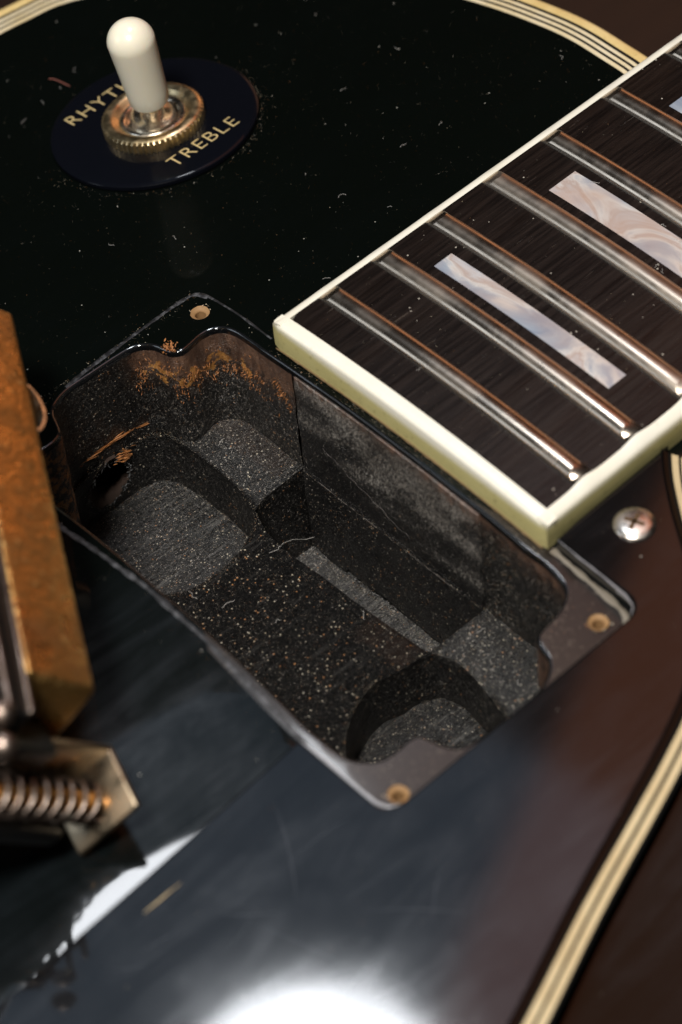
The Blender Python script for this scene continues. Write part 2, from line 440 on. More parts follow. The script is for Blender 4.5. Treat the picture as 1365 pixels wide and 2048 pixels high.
# ------------------------------------------------------------------ bench (setting)
bench = obj('bench_top', *join(([(-900, -900, -62), (1100, -900, -62), (1100, 1100, -62), (-900, 1100, -62)], [(0, 1, 2, 3)]),
            ([(-900, -900, -90), (1100, -900, -90), (1100, 1100, -90), (-900, 1100, -90)], [(0, 1, 2, 3)])), M['bench'], kind='structure')

# ------------------------------------------------------------------ the guitar
guitar = thing('electric_guitar', 'black electric guitar with its neck pickup taken out, cavity open and dusty', 'guitar', (150, 0, -55))

body_pts = [(243.6, 26), (244.4, 31), (245.0, 37), (245.7, 44), (245.7, 51), (244.8, 62), (242.4, 74), (237, 88), (228, 101.5), (217, 112.8), (203.5, 121.6), (195, 123.6), (186, 124.6), (170, 125.5), (150, 124),
            (128, 118.5), (90, 107), (50, 103), (10, 112), (-40, 140), (-90, 158), (-140, 150), (-178, 108), (-190, 50), (-191, 0), (-190, -50), (-178, -108), (-140, -150),
            (-90, -158), (-40, -140), (10, -112), (50, -103), (90, -107), (128, -118), (160, -122), (188, -117), (207, -106), (214, -94), (211, -83),
            (201, -73), (190, -64), (186.5, -55), (188, -46), (191, -39), (195, -33.5), (201, -30), (215, -28.5), (228, -27.5), (238, -27)]
bo = resample(catmull([Vector(q) for q in ccw(body_pts)], 8), 2.0)
bo = ccw(bo)

lip_pts = [(137.7, 44.4), (140.8, 45.4), (145.5, 45.3), (150.0, 45.1), (152.9, 44.7), (154.4, 43.7), (155.2, 42.3), (155.5, 40.6), (156.0, 39.0), (157.2, 38.1), (159, 38.2), (161.1, 38.5), (163.1, 38.1),
           (164.4, 36.8), (164.9, 34.7), (164.9, 31.1), (164.8, 28.1), (164.8, 23.3), (164.8, 16), (164.8, 8), (164.8, 0), (164.8, -8), (164.8, -16), (164.7, -22),
           (164.6, -26.2), (164.8, -29.4), (164.6, -32.0), (163.9, -34.2), (162.1, -35.7), (159.7, -36.4), (157.0, -36.7), (155.4, -37.3), (154.7, -38.6), (154.3, -40.3),
           (153.2, -41.7), (151.2, -42.8), (148, -43.3), (143.5, -43.2), (138.6, -43.0), (135.8, -42.3), (134.5, -40.7), (133.8, -38.8), (133.0, -37.3), (131.4, -36.9),
           (129.0, -37.0), (126.7, -36.6), (124.7, -35.0), (123.7, -33.0), (123.3, -29.4), (123.2, -26), (123.6, -18), (124.0, -10), (124.2, -2), (124.3, 6), (124.5, 14), (124.6, 22),
           (124.5, 28), (124.5, 33), (125.0, 35.8), (126.6, 37.7), (129.2, 38.2), (132.0, 38.1), (133.8, 38.6), (134.8, 39.7), (135.5, 41.2), (136.3, 43.0)]
lip = resample(catmull([Vector(q) for q in ccw(lip_pts)], 8), 0.45)
lip = ccw(lip)

def circle(cx, cy, r, n=20): return [Vector((cx + r * math.cos(2 * PI * k / n), cy + r * math.sin(2 * PI * k / n))) for k in range(n)]
ring_holes = [(164.4, 42.4), (163.3, -41.2), (124.9, -42.0), (124.6, 42.4)]
hole_loops = [circle(x, y, 1.45) for x, y in ring_holes]
lip_out = offs(lip, 0.45)
near = (90, 210, -60, 70)
def arc_(cx, cy, r, a0, a1, n=6): return [Vector((cx + r * math.cos(math.radians(a0 + (a1 - a0) * i / n)), cy + r * math.sin(math.radians(a0 + (a1 - a0) * i / n)))) for i in range(n + 1)]
foot = ccw(arc_(123.4, -42.2, 2.8, 180, 270) + arc_(165.0, -42.4, 2.8, 270, 360) + [Vector((167.8, -24)), Vector((166.4, -20)), Vector((165.6, -16))] +
           [Vector(q) for q in ((164.9, -12.0), (160, -8), (150, 0), (135, 0), (124.4, -4)) ] + [Vector((122.0, -8)), Vector((121.0, -20))])
def sheet(region_in):
    pts = []; edges = []
    for loop in [bo, lip_out, foot] + hole_loops:
        b = len(pts); pts += [Vector((q[0], q[1])) for q in loop]; edges += [(b + i, b + (i + 1) % len(loop)) for i in range(len(loop))]
    xs = [q[0] for q in bo]; ys = [q[1] for q in bo]; x = min(xs)
    while x < max(xs):
        y = min(ys); g = 2.5 if x > 60 else 8
        while y < max(ys):
            q = Vector((x + random.uniform(-.3, .3), y + random.uniform(-.3, .3)))
            if inside(q, bo) and not inside(q, lip_out): pts.append(q)
            y += g
        x += g
    Vv, E, Ff, *_ = delaunay_2d_cdt(pts, edges, [], 0, 1e-5); A_, B_ = [], []
    for f in Ff:
        c = sum((Vv[i] for i in f), Vector((0, 0))) / len(f)
        if not inside(c, bo) or inside(c, lip_out) or any(inside(c, h) for h in hole_loops): continue
        (B_ if inside(c, foot) else A_).append(list(f))
    return [(v.x, v.y, arch(v.y)) for v in Vv], A_, B_
V, F, FL = sheet(None)
def used(V, F):
    ids = sorted({i for f in F for i in f}); mp = {i: k for k, i in enumerate(ids)}
    return [V[i] for i in ids], [tuple(mp[i] for i in f) for f in F]
body = obj('body_top', *used(V, F), M['black_lacquer'], guitar, True)
obj('ring_ledge', *used(V, FL), M['ledge'], guitar, True, label='dull dusty lacquer ledge where the pickup ring used to sit')

# rounded lacquered lip of the pickup cavity
rings = []
for k, (d, dz) in enumerate([(.45, 0), (.28, -.03), (.12, -.14), (.02, -.34), (0, -.7), (0.0, -1.1)]):
    L = offs(lip, d); rings.append([(q[0], q[1], top(*q) + dz) for q in L])
M['lip'] = lacquer('lip_lacquer', (.004, .004, .004), .6, .3, ior=1.8)
obj('cavity_lip', *strips(rings), M['lip'], guitar, True)

# rim: multi-ply binding and the sides of the body
plies = [('binding_ply', .75, 'cream'), ('binding_ply', .50, 'ply_black'), ('binding_ply', .62, 'cream'), ('binding_ply', .50, 'ply_black'),
         ('binding_ply', .62, 'cream'), ('binding_ply', .62, 'ply_black'), ('outer_binding', 2.3, 'aged')]
d = 0
bz = lambda q: top(*q)
for k, (nm, wd, mt) in enumerate(plies):
    a = offs(bo, d); e = offs(bo, d + wd); z0 = lambda q, i: bz(bo[i])
    last = k == len(plies) - 1; hz = 0.05 if mt != 'ply_black' else 0.02
    R_ = [[(a[i][0], a[i][1], bz(bo[i]) - .6) for i in range(len(bo))], [(a[i][0], a[i][1], bz(bo[i]) + hz) for i in range(len(bo))]]
    if last:
        for t in (0, 25, 50, 70, 90):
            tt = math.radians(t); o2 = offs(bo, d + wd - 1.2 + 1.2 * math.sin(tt))
            R_.append([(o2[i][0], o2[i][1], bz(bo[i]) + hz - 1.2 * (1 - math.cos(tt))) for i in range(len(bo))])
        R_.append([(e[i][0], e[i][1], bz(bo[i]) - 7) for i in range(len(bo))])
    else:
        R_.append([(e[i][0], e[i][1], bz(bo[i]) + hz) for i in range(len(bo))]); R_.append([(e[i][0], e[i][1], bz(bo[i]) - .6) for i in range(len(bo))])
    obj(nm, *strips(R_), M[mt], guitar, True, angle=50)
    d += wd
e = offs(bo, d - .1)
sv = strips([[(q[0], q[1], bz(bo[i]) - 6.9) for i, q in enumerate(e)], [(q[0], q[1], -54) for q in e], [(q[0], q[1], -55) for q in offs(bo, d - 2)]])
obj('body_side', *join(sv, ([(q[0], q[1], -55) for q in offs(bo, d - 2)], [tuple(range(len(bo)))])), M['mahogany'], guitar, True, angle=40)

# --- screw holes of the missing pickup ring: countersunk pale maple
for k, (x, y) in enumerate(ring_holes):
    z = top(x, y)
    prof = [(1.5, .02), (1.36, -.08), (1.12, -.26), (.84, -.42), (.80, -.7), (.86, -.9), (.78, -1.1), (.85, -1.4), (.76, -1.7), (.82, -2.2), (.74, -3), (.72, -14), (.02, -14.2)]
    rf = lambda i, r, h, s=k: 1 + .10 * noise.noise(Vector((i * .9, h * 2, s * 7)))
    Vh, Fh = lathe(prof, (x, y, z), (0, 0, 1), 20, rfun=rf); Fh = Fh[:-2]
    obj('screw_hole', Vh, Fh, M['bare_maple'], guitar, True)
    # crumbs of torn lacquer round the mouth
    cv = []
    for j in range(10):
        a = random.uniform(0, 2 * PI); r = random.uniform(1.4, 1.9); c = Vector((x + r * math.cos(a), y + r * math.sin(a), z + .08)); s = random.uniform(.12, .32)
        pts = [c + Vector((random.uniform(-s, s), random.uniform(-s, s), random.uniform(-.03, s * .6))) for _ in range(4)]
        cv.append((pts, [(0, 1, 2), (0, 1, 3), (1, 2, 3), (0, 2, 3)]))
    obj('torn_lacquer', *join(*cv), M['dust'], guitar, kind='stuff')

# --- dusty ridge of finish left around the ring
def ridge(pts, wd, seed, h=.16):
    P = resample(catmull([Vector(q) for q in pts], 8, False), .4, False)
    V = []; F = []
    for i, q in enumerate(P):
        a = P[max(0, i - 1)]; b = P[min(len(P) - 1, i + 1)]; t = (b - a).normalized(); nn = Vector((-t.y, t.x))
        ww = wd * (.55 + .75 * abs(noise.noise(Vector((i * .11, seed, 0)))) * 1.6 + .35 * abs(noise.noise(Vector((i * .6, seed, 3)))))
        sh = .25 * noise.noise(Vector((i * .05, seed, 9)))
        for k, u in enumerate((-1, -.5, 0, .5, 1)):
            r = q + nn * (ww * .5 * u + sh); V.append((r.x, r.y, top(r.x, r.y) + (.012, h * .35, h * .5, h * .3, .012)[k] * (.6 + .5 * abs(noise.noise(Vector((i * .4, k, seed)))))))
    for i in range(len(P) - 1):
        for k in range(4): F.append((i * 5 + k, i * 5 + k + 1, i * 5 + k + 6, i * 5 + k + 5))
    return V, F
def ridge_mat():
    n = N('finish_ridge'); a = n.noise(700, 4, .7); k = n.ramp(a, [(.48, 0.0), (.72, 1.0)])
    n.set(Base_Color=n.mix(k, (.006, .006, .007), (.11, .112, .12)), Roughness=.45, Specular_IOR_Level=.6); n.bump(a, .6, .0002); return n.m
M['ridge'] = ridge_mat(); M['ridge2'] = plain('pale_polish_residue', (.20, .17, .13), .6)
obj('finish_ridge', *ridge([(167.6, 44.2), (166.9, 46.0), (165.2, 46.7), (158.3, 46.9), (152, 46.7), (146, 46.4), (141, 46.2)], .75, 1.3), M['ridge'], guitar, True)
obj('finish_ridge', *ridge([(167.7, 44.2), (167.8, 38), (167.6, 33), (167.4, 29.5)], .4, 5.7, .08), M['ridge'], guitar, True)
obj('finish_ridge', *ridge([(121.2, -28.4), (121.9, -20), (122.5, -12), (123.0, -4), (123.2, 4), (123.0, 12), (122.6, 20), (122.2, 28), (121.6, 36), (121.5, 44)], .8, 8.1, .10), M['ridge'], guitar, True)

obj('finish_ridge', *ridge([(167.2, -28.6), (167.0, -34), (167.0, -40), (166.6, -43), (164.6, -44.4), (162, -44.6)], .9, 4.4, .1), M['ridge2'], guitar, True)

# ------------------------------------------------------------------ pickup cavity
Z1, ZW, ZS = -22.5, -33.0, -41.0
def wood_fn(x, y, z):
    """bare, stained wood high on the walls (where the paint never reached)"""
    h = z - top(x, y)
    w_ = 0.0; o_ = 0.0
    if y > 22 and x > 150:                                  # bass/neck corner, round the inward lobe
        e = 9.0 + 2.5 * noise.noise(Vector((x * .2, y * .2, 4))) - max(0, 30 - y) * .25
        if x < 157: e -= 1.5
        w_ = max(0, min(1, 1.35 + h / e)); o_ = max(0, .92 - abs(h + e * .8 + 2.2 * noise.noise(Vector((x * .7, y * .7, z * .5)))) / 3.4) * (.75 + .9 * noise.noise(Vector((x * .35, y * .35, 7))))
        if y < 27 : o_ *= max(0, (y - 22) / 5)
        if x < 153.5: w_ *= max(0, (x - 150) / 3.5); o_ *= max(0, (x - 150) / 3.5)
    elif x > 160:                                           # along the neck side
        e = 3.5 + max(0, -y) * .16; w_ = max(0, min(.8, 1.0 + h / e)) * (.6 if y > 0 else .9)
    if y < -34 and x > 150:
        w_ = max(w_, .75); o_ = .45 + .3 * noise.noise(Vector((x, y, z)) * .3)
    if y > 37.2 and x < 137: o_ = max(o_, .6)
    return w_, o_
def dust_light_fn(x, y, z):
    """settled dust, plus light painted in as a pale tone: strong in the neck-side corners and on the scalloped flank, absent from the middle floor"""
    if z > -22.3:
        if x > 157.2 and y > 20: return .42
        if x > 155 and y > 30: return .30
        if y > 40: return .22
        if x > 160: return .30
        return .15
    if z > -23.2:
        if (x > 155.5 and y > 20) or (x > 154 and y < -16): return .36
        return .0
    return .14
def put_attr(o, fn=wood_fn, film=dust_light_fn):
    m = o.data; off = Vector((0, 0, 0)); p = o.parent
    while p is not None: off += p.location / S; p = p.parent
    A = m.attributes.new('wood', 'FLOAT', 'POINT'); B = m.attributes.new('ochre', 'FLOAT', 'POINT'); Fm = m.attributes.new('film', 'FLOAT', 'POINT')
    for i, v in enumerate(m.vertices):
        q = v.co / S + off; a, b = fn(q.x, q.y, q.z); A.data[i].value = a; B.data[i].value = b; Fm.data[i].value = film(q.x, q.y, q.z)

def rough(v, nrm, amp):
    return Vector(v) + nrm * (amp * (noise.noise(Vector(v) * .35) + .35 * noise.noise(Vector(v) * 1.6)))

# wall of the upper rout; the stretch where the neck tenon comes through is left open
def wall_grid(loop, z_top, z_bot, step, amp, skip=None, holes=None, jag=0):
    n = len(loop); V = []; F = []
    rows = max(2, int(round((22 if callable(z_top) else (z_top - z_bot)) / step)))
    nr = [(offs(loop, 1)[i] - loop[i]) for i in range(n)]
    for i, q in enumerate(loop):
        zt = z_top(*q) if callable(z_top) else z_top
        for r in range(rows + 1):
            z = zt + (z_bot - zt) * r / rows; nn = Vector((nr[i].x, nr[i].y, 0))
            k = amp * min(1, r / 4)
            V.append(rough((q[0], q[1], z), nn, k))
    for i in range(n):
        j = (i + 1) % n
        for r in range(rows):
            c = (V[i * (rows + 1) + r] + V[j * (rows + 1) + r + 1]) / 2
            if skip and skip(c): continue
            if holes and holes(c): continue
            F.append((i * (rows + 1) + r, j * (rows + 1) + r, j * (rows + 1) + r + 1, i * (rows + 1) + r + 1))
    return V, F
T0, T1 = -16.9, 21.9                                        # tenon width
def in_tenon(c): return c.x > 163.5 and T0 < c.y < T1 + .3
bore_c = Vector((144.2, 0, -27.0))
def bore_hit(c):
    if c.y < 40 or c.x > 152: return False
    dx = (c.x - bore_c.x); dz = (c.z - bore_c.z)
    u = dx * .80 - dz * .60; v = dx * .60 + dz * .80
    return (u / 3.9) ** 2 + (v / 4.5) ** 2 < 1 + .35 * noise.noise(Vector((c.x * 1.7, 0, c.z * 1.7)))
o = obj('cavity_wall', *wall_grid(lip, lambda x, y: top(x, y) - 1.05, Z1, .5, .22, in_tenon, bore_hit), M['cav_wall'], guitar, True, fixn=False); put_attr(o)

wellB = resample(catmull([Vector(q) for q in ccw([(136.8, 43.6), (140, 44.5), (145.5, 44.6), (150.5, 44.5), (153.3, 43.4), (154.5, 41.2), (155.0, 38), (155.3, 33), (155.2, 28), (154.6, 24), (153.2, 20.8), (150.8, 18.5), (147, 17.0),
        (142.5, 16.3), (137.5, 16.8), (133.8, 19), (131.6, 23), (130.8, 28), (131.2, 34), (132.8, 39), (134.6, 41.9)])], 6), .5)
wellT = resample(catmull([Vector(q) for q in ccw([(151.0, -42.0), (147.5, -42.9), (142, -42.9), (137.5, -42.4), (134.6, -39.8), (132.6, -36), (131.2, -31), (130.8, -27), (131.8, -23.2), (134.3, -19.8), (137.6, -17.3), (141.2, -15.9),
        (144.5, -15.3), (148, -16.2), (151.2, -16.6), (153.6, -17.6), (154.9, -20.2), (155, -23.6), (154.4, -27), (153.4, -31), (152.6, -35), (152.2, -39)])], 6), .5)
wellB, wellT = ccw(wellB), ccw(wellT)
slot = [Vector(q) for q in ccw([(153.4, -16.9), (152.9, -10), (152.5, -3), (152.4, 4), (151.9, 11), (152.3, 17), (154.0, 21.2), (156.4, 22.0), (160, 22.1), (168, 22.1), (168, -17.1), (160, -17.0)])]
shelf_outline = [Vector((min(q[0], 164.8), q[1])) for q in lip]
def shelf_z(x, y): return Z1 + .12 * noise.noise(Vector((x * .4, y * .4, 2)))
# shelf = lip outline minus wells and slot: the slot reaches the tenon, so cut it from the outline by clipping cells
outer = offs(shelf_outline, .35)
V, F = fill(outer, [wellB, wellT], .9, shelf_z)
def cut(V, F, poly, grow=None):
    keep = []
    for f in F:
        c = sum((Vector(V[i]) for i in f), Vector()) / len(f)
        if not inside(c, poly): keep.append(f)
    return V, keep
# add slot outline as constraint by building the sheet in two regions
def fill_multi(outer, holes, extra, grid, zf):
    pts = []; edges = []
    for loop, cl in [(outer, True)] + [(h, True) for h in holes] + [(extra, True)]:
        b = len(pts); pts += [Vector((q[0], q[1])) for q in loop]; edges += [(b + i, b + (i + 1) % len(loop)) for i in range(len(loop))]
    xs = [q[0] for q in outer]; ys = [q[1] for q in outer]; x = min(xs)
    while x < max(xs):
        y = min(ys)
        while y < max(ys):
            q = Vector((x + random.uniform(-.2, .2), y + random.uniform(-.2, .2)))
            if inside(q, outer) and not any(inside(q, h) for h in holes + [extra]): pts.append(q)
            y += grid
        x += grid
    Vv, E, Ff, *_ = delaunay_2d_cdt(pts, edges, [], 0, 1e-5); out = []
    for f in Ff:
        c = sum((Vv[i] for i in f), Vector((0, 0))) / len(f)
        if inside(c, outer) and not any(inside(c, h) for h in holes + [extra]): out.append(list(f))
    return [(v.x, v.y, zf(v.x, v.y)) for v in Vv], out
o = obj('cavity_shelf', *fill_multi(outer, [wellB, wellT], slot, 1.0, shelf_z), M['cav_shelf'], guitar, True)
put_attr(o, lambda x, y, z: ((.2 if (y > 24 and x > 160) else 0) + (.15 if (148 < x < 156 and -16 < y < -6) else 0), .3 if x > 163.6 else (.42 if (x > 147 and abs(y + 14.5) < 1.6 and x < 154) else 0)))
for nm, wl in (('well_wall', wellB), ('well_wall', wellT)):
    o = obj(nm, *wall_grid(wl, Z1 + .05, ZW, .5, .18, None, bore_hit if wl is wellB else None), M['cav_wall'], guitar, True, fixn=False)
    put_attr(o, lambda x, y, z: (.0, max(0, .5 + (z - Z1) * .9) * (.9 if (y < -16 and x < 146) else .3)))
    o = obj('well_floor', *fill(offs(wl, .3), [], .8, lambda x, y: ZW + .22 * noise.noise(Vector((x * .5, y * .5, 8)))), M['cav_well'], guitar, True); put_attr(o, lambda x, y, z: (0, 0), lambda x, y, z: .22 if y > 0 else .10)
# slot in front of the tenon
sl = resample(slot, .8)
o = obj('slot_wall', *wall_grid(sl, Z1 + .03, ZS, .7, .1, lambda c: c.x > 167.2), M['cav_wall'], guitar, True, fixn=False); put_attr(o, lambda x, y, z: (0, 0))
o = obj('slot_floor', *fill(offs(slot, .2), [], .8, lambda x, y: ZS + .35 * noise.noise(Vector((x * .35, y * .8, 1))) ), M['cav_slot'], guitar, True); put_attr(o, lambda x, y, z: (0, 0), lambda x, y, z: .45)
# recess behind the tenon so that its joints are real gaps
rec = [(165.0, T0 + .1), (168, T0 + .1), (168, T1 + .35), (165.0, T1 + .35)]
obj('tenon_mortise', *strips([[(x, y, -.9 - .0016 * y * y) for x, y in rec], [(x, y, ZS) for x, y in rec]], False), M['dark_void'], guitar)

# the neck tenon: a thick block with ragged, slightly uneven face
tv = []; tf = []; ny = 96; nz = 80
for i in range(ny + 1):
    for j in range(nz + 1):
        y = T0 + .12 + (T1 - T0 - .30) * i / ny
        zt = arch(y) - 1.0; zb = -39.4 + .9 * noise.noise(Vector((y * .16, 3, 0))) + .35 * noise.noise(Vector((y * .9, 3, 0))) - (1.1 if y > 14 else 0)
        z = zt + (zb - zt) * j / nz
        jag = .14 * noise.noise(Vector((z * .8, i // 90, 0))) + .08 * noise.noise(Vector((z * 3.1, i // 90, 5)))
        if i == 0: y += jag
        if i == ny: y += jag * 1.2
        x = 164.55 - (.28 if z < -22.3 else 0) + .16 * noise.noise(Vector((0, y * .25, z * .25))) + .05 * noise.noise(Vector((0, y * 1.5, z * 1.5)))
        dd = (y - 11 + (z + 9) * .5) ** 2 / 9 + (z + 10.5) ** 2 / 5          # knife nicks
        if dd < 1: x += .5 * (1 - dd) * abs(noise.noise(Vector((y * .5, 7, z * 2.2)))) * 2
        tv.append((x, y, z))
for i in range(ny):
    for j in range(nz): a = i * (nz + 1) + j; tf.append((a, a + 1, a + nz + 2, a + nz + 1))
nfront = len(tv)
rim = [i * (nz + 1) for i in range(ny + 1)] + [ny * (nz + 1) + j for j in range(1, nz + 1)] + [i * (nz + 1) + nz for i in range(ny - 1, -1, -1)] + [j for j in range(nz - 1, 0, -1)]
for r in rim: v = tv[r]; tv.append((167.8, v[1], v[2]))
for k in range(len(rim)): k2 = (k + 1) % len(rim); tf.append((rim[k], rim[k2], nfront + k2, nfront + k))
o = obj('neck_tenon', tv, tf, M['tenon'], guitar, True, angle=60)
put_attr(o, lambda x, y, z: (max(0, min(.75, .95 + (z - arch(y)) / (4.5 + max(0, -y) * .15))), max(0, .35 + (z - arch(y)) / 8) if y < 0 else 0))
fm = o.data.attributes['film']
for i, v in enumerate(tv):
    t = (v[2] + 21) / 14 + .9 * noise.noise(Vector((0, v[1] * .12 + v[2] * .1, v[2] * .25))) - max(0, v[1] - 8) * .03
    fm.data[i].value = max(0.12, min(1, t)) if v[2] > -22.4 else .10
# scribed line across it, a pale scuffed thread of fibres
def wavy_line(p0, p1, r, amp, seed, n=60):
    p0, p1 = Vector(p0), Vector(p1); out = []
    for i in range(n + 1):
        t = i / n; q = p0.lerp(p1, t); out.append(q + Vector((0, noise.noise(Vector((t * 9, seed, 0))) * amp, noise.noise(Vector((t * 11, seed, 4))) * amp)))
    return tube(out, r, 5, lambda t: .25 + .75 * abs(noise.noise(Vector((t * 30, seed, 2)))) * 1.6)
obj('scribed_line', *wavy_line((164.3, 21.2, -22.4), (164.3, -16.2, -22.9), .07, .25, 2.2), M['scribe'], guitar, True)
obj('scribed_line', *wavy_line((164.35, 16.5, -13.2), (164.35, -2, -19.2), .05, .9, 6.1), M['scribe'], guitar, True)

# wire bore in the bass wall with chewed mouth
bd = Vector((.55, .80, -.12)).normalized()
bv = []
for k in range(26):
    a = 2 * PI * k / 26; u = 4.4 * math.cos(a); v = 5.0 * math.sin(a)
    dx = u * .80 + v * .60; dz = -u * .60 + v * .80
    bv.append(Vector((bore_c.x + dx, 44.2, bore_c.z + dz)))
rg = [[v + bd * t * 1.0 for v in bv] for t in (0.45, 3, 8, 16, 30)]
rg = [[p + Vector((noise.noise(p * .6), 0, noise.noise(p * .6 + Vector((5, 5, 5))))) * .35 for p in r] for r in rg]
Vb, Fb = strips(rg); Fb.append(tuple(len(Vb) - 26 + k for k in range(26)))
def bore_mat():
    n = N('raw_bore'); a = n.noise(500, 4)
    n.set(Base_Color=n.mix(a, (.012, .008, .006), (.085, .05, .035)), Roughness=.8); n.bump(a, .6, .0004); return n.m
M['bore'] = bore_mat()
obj('wire_bore', Vb, Fb, M['bore'], guitar, True)
# splinters: long tear above the bore, fuzz round its mouth and below the bare wood
def shard(p, d, ln, wd):
    p = Vector(p); d = Vector(d).normalized(); s = d.orthogonal().normalized(); s = Matrix.Rotation(random.uniform(0, 6.28), 3, d) @ s; t = d.cross(s)
    return ([p, p + d * ln * .5 + s * wd, p + d * ln * .5 - s * wd * .6 + t * wd, p + d * ln], [(0, 1, 2), (1, 3, 2), (0, 2, 3), (0, 3, 1)])
cv = []
for k in range(90):
    t = random.random(); x = 139.6 + t * 12.2; z = -19.6 + .9 * math.sin(t * 3) * .6 - t * .8 + random.gauss(0, .16)
    cv.append(shard((x, 45.15 - max(0, x - 150) * .2, z), (1, random.uniform(-.18, .0), random.uniform(-.12, .04)), random.uniform(.8, 2.6), random.uniform(.05, .13)))
obj('torn_grain', *join(*cv), M['splinter'], guitar, kind='stuff')
cv = []
for k in range(120):
    a = random.uniform(0, 2 * PI); rr = random.uniform(.93, 1.06); u = 3.9 * rr * math.cos(a); v = 4.5 * rr * math.sin(a)
    p = Vector((bore_c.x + u * .8 + v * .6, 44.5, bore_c.z - u * .6 + v * .8))
    cv.append(shard(p, (random.uniform(-1, 1), random.uniform(-.5, .2), random.uniform(-1, 1)), random.uniform(.25, .9), random.uniform(.05, .14)))
obj('chewed_fibres', *join(*cv), M['grime'], guitar, kind='stuff')
cv = []
for k in range(60):
    p = Vector((147.2 + random.gauss(0, .7), 44.4, -22.9 + random.gauss(0, .5)))
    cv.append(shard(p, (1, -.3, random.uniform(-.8, .1)), random.uniform(.4, 1.4), random.uniform(.08, .2)))
lipi = [q for q in lip if q[0] > 152.5 and q[1] > 23]
for k in range(1500):
    q = random.choice(lipi); e = 8.2 + 2.5 * noise.noise(Vector((q[0] * .2, q[1] * .2, 4))) - max(0, 30 - q[1]) * .25 - (1.5 if q[0] < 157 else 0)
    z = top(*q) - e * .92 + random.gauss(0, 1.9)
    if noise.noise(Vector((q[0] * .5, q[1] * .5, z * .4))) < random.uniform(-.1, .25): continue
    c = Vector((148, 25, 0)); dirn = Vector((c.x - q[0], c.y - q[1], 0)).normalized()
    cv.append(shard(Vector((q[0], q[1], z)) + dirn * .05, dirn * .5 + Vector((random.uniform(-.6, .6), random.uniform(-.6, .6), random.uniform(-1, .2))), random.uniform(.2, .8), random.uniform(.03, .08)))
for k in range(70):                                        # crumbs on the lip of the inward lobe
    p = Vector((156.4 + random.gauss(0, .5), 40.2 + random.gauss(0, .8), 0)); p.z = top(p.x, p.y) + .03
    cv.append(shard(p, (random.uniform(-1, 1), random.uniform(-1, 1), random.uniform(.1, .8)), random.uniform(.2, .7), random.uniform(.08, .2)))
obj('wood_fuzz', *join(*cv), M['splinter'], guitar, kind='stuff')

# ------------------------------------------------------------------ fretboard
fx = lambda n: 628 * 2 ** (-n / 12)
def hw(x): return 28.03 + (176.2 - x) * .0108
FB1 = 420
def fbz(x, y): return 5.2 - y * y / 610
def long_poly(x0, x1, yb, yt, n=14):
    xs = [x0 + (x1 - x0) * i / n for i in range(n + 1)]
    return [Vector((x, yt(x))) for x in xs] + [Vector((x, yb(x))) for x in reversed(xs)]
eb = resample(long_poly(168.85, FB1, lambda x: hw(x) - 1.65, lambda x: -hw(x) + 1.95, 30), 2.0)
inl = []
for (xa, xb, ya, yb) in ((190.3, 193.9, -17.3, 18.2), (213.1, 218.7, -16.6, 16.9), (238.7, 246.8, -16.2, 16.3), (267.0, 277.0, -16, 16)):
    inl.append([Vector((xa, ya)), Vector((xb, ya)), Vector((xb, yb)), Vector((xa, yb))])
fb = obj('fretboard', *join(fill(ccw(eb), [], 2.5, fbz), strips([[(q[0], q[1], fbz(*q)) for q in ccw(eb)], [(q[0], q[1], -1.25) for q in ccw(eb)]])), M['ebony'], guitar)
for k, q in enumerate(inl):
    Vi, Fi = slab([a_.lerp(b_, t_ / 12) for a_, b_ in zip(ccw(q), ccw(q)[1:] + ccw(q)[:1]) for t_ in range(12)], lambda x, y: fbz(x, y) + .03, .5, .03, 1.2)
    obj('inlay', Vi, Fi, M['pearl'], fb)
    fr = offs(ccw(q), .16)
# binding
def strip_binding(side):
    xs = [166.9 + i * 1.0 for i in range(int(FB1 - 166.9))]; V = []; prof_n = 8
    for x in xs:
        nib = 0
        for n in range(22, 8, -1):
            dx = abs(x - fx(n)); nib = max(nib, .32 * math.exp(-(dx / 1.9) ** 2))
        o_ = hw(x); i_ = o_ - (1.65 if side > 0 else 1.95) - nib * .6
        zt = fbz(x, i_)
        ring = [(i_, -1.25), (i_, zt + .02 + nib), (i_ + .5, zt + .0 + nib * .9), (o_ - .45, zt - .25 + nib * .4), (o_ - .12, zt - .55), (o_, zt - 1.0), (o_ + .02, zt - 3.4), (o_ - .05, -1.25)]
        V += [(x, side * a, b) for a, b in ring]
    F = [(i * prof_n + k, i * prof_n + (k + 1) % prof_n, (i + 1) * prof_n + (k + 1) % prof_n, (i + 1) * prof_n + k) for i in range(len(xs) - 1) for k in range(prof_n)]
    F += [tuple(range(prof_n)), tuple((len(xs) - 1) * prof_n + k for k in range(prof_n))]
    return V, F
obj('side_binding', *strip_binding(1), M['fb_binding'], fb, True, angle=40)
obj('side_binding', *strip_binding(-1), M['fb_binding'], fb, True, angle=40)
V = []; ys = [-28.12 + 56.24 * i / 40 for i in range(41)]
for y in ys:
    z = fbz(168, max(-26.5, min(26.5, y))); e = max(0, abs(y) - 27.2) * .9
    for (x, zz) in ((168.83, -1.25), (168.83, z + .02 - e * .4), (167.6, z - .02 - e * .4), (167.1, z - .12 - e * .5), (166.75 + e * .5, z - .42), (166.62 + e * .5, z - .8), (166.55 + e * .5, -1.28)): V.append((x, y, zz))
F = [(i * 7 + k, i * 7 + (k + 1) % 7, (i + 1) * 7 + (k + 1) % 7, (i + 1) * 7 + k) for i in range(40) for k in range(7)] + [tuple(range(7)), tuple(280 + k for k in range(7))]
obj('end_binding', V, F, M['fb_binding'], fb, True, angle=35)
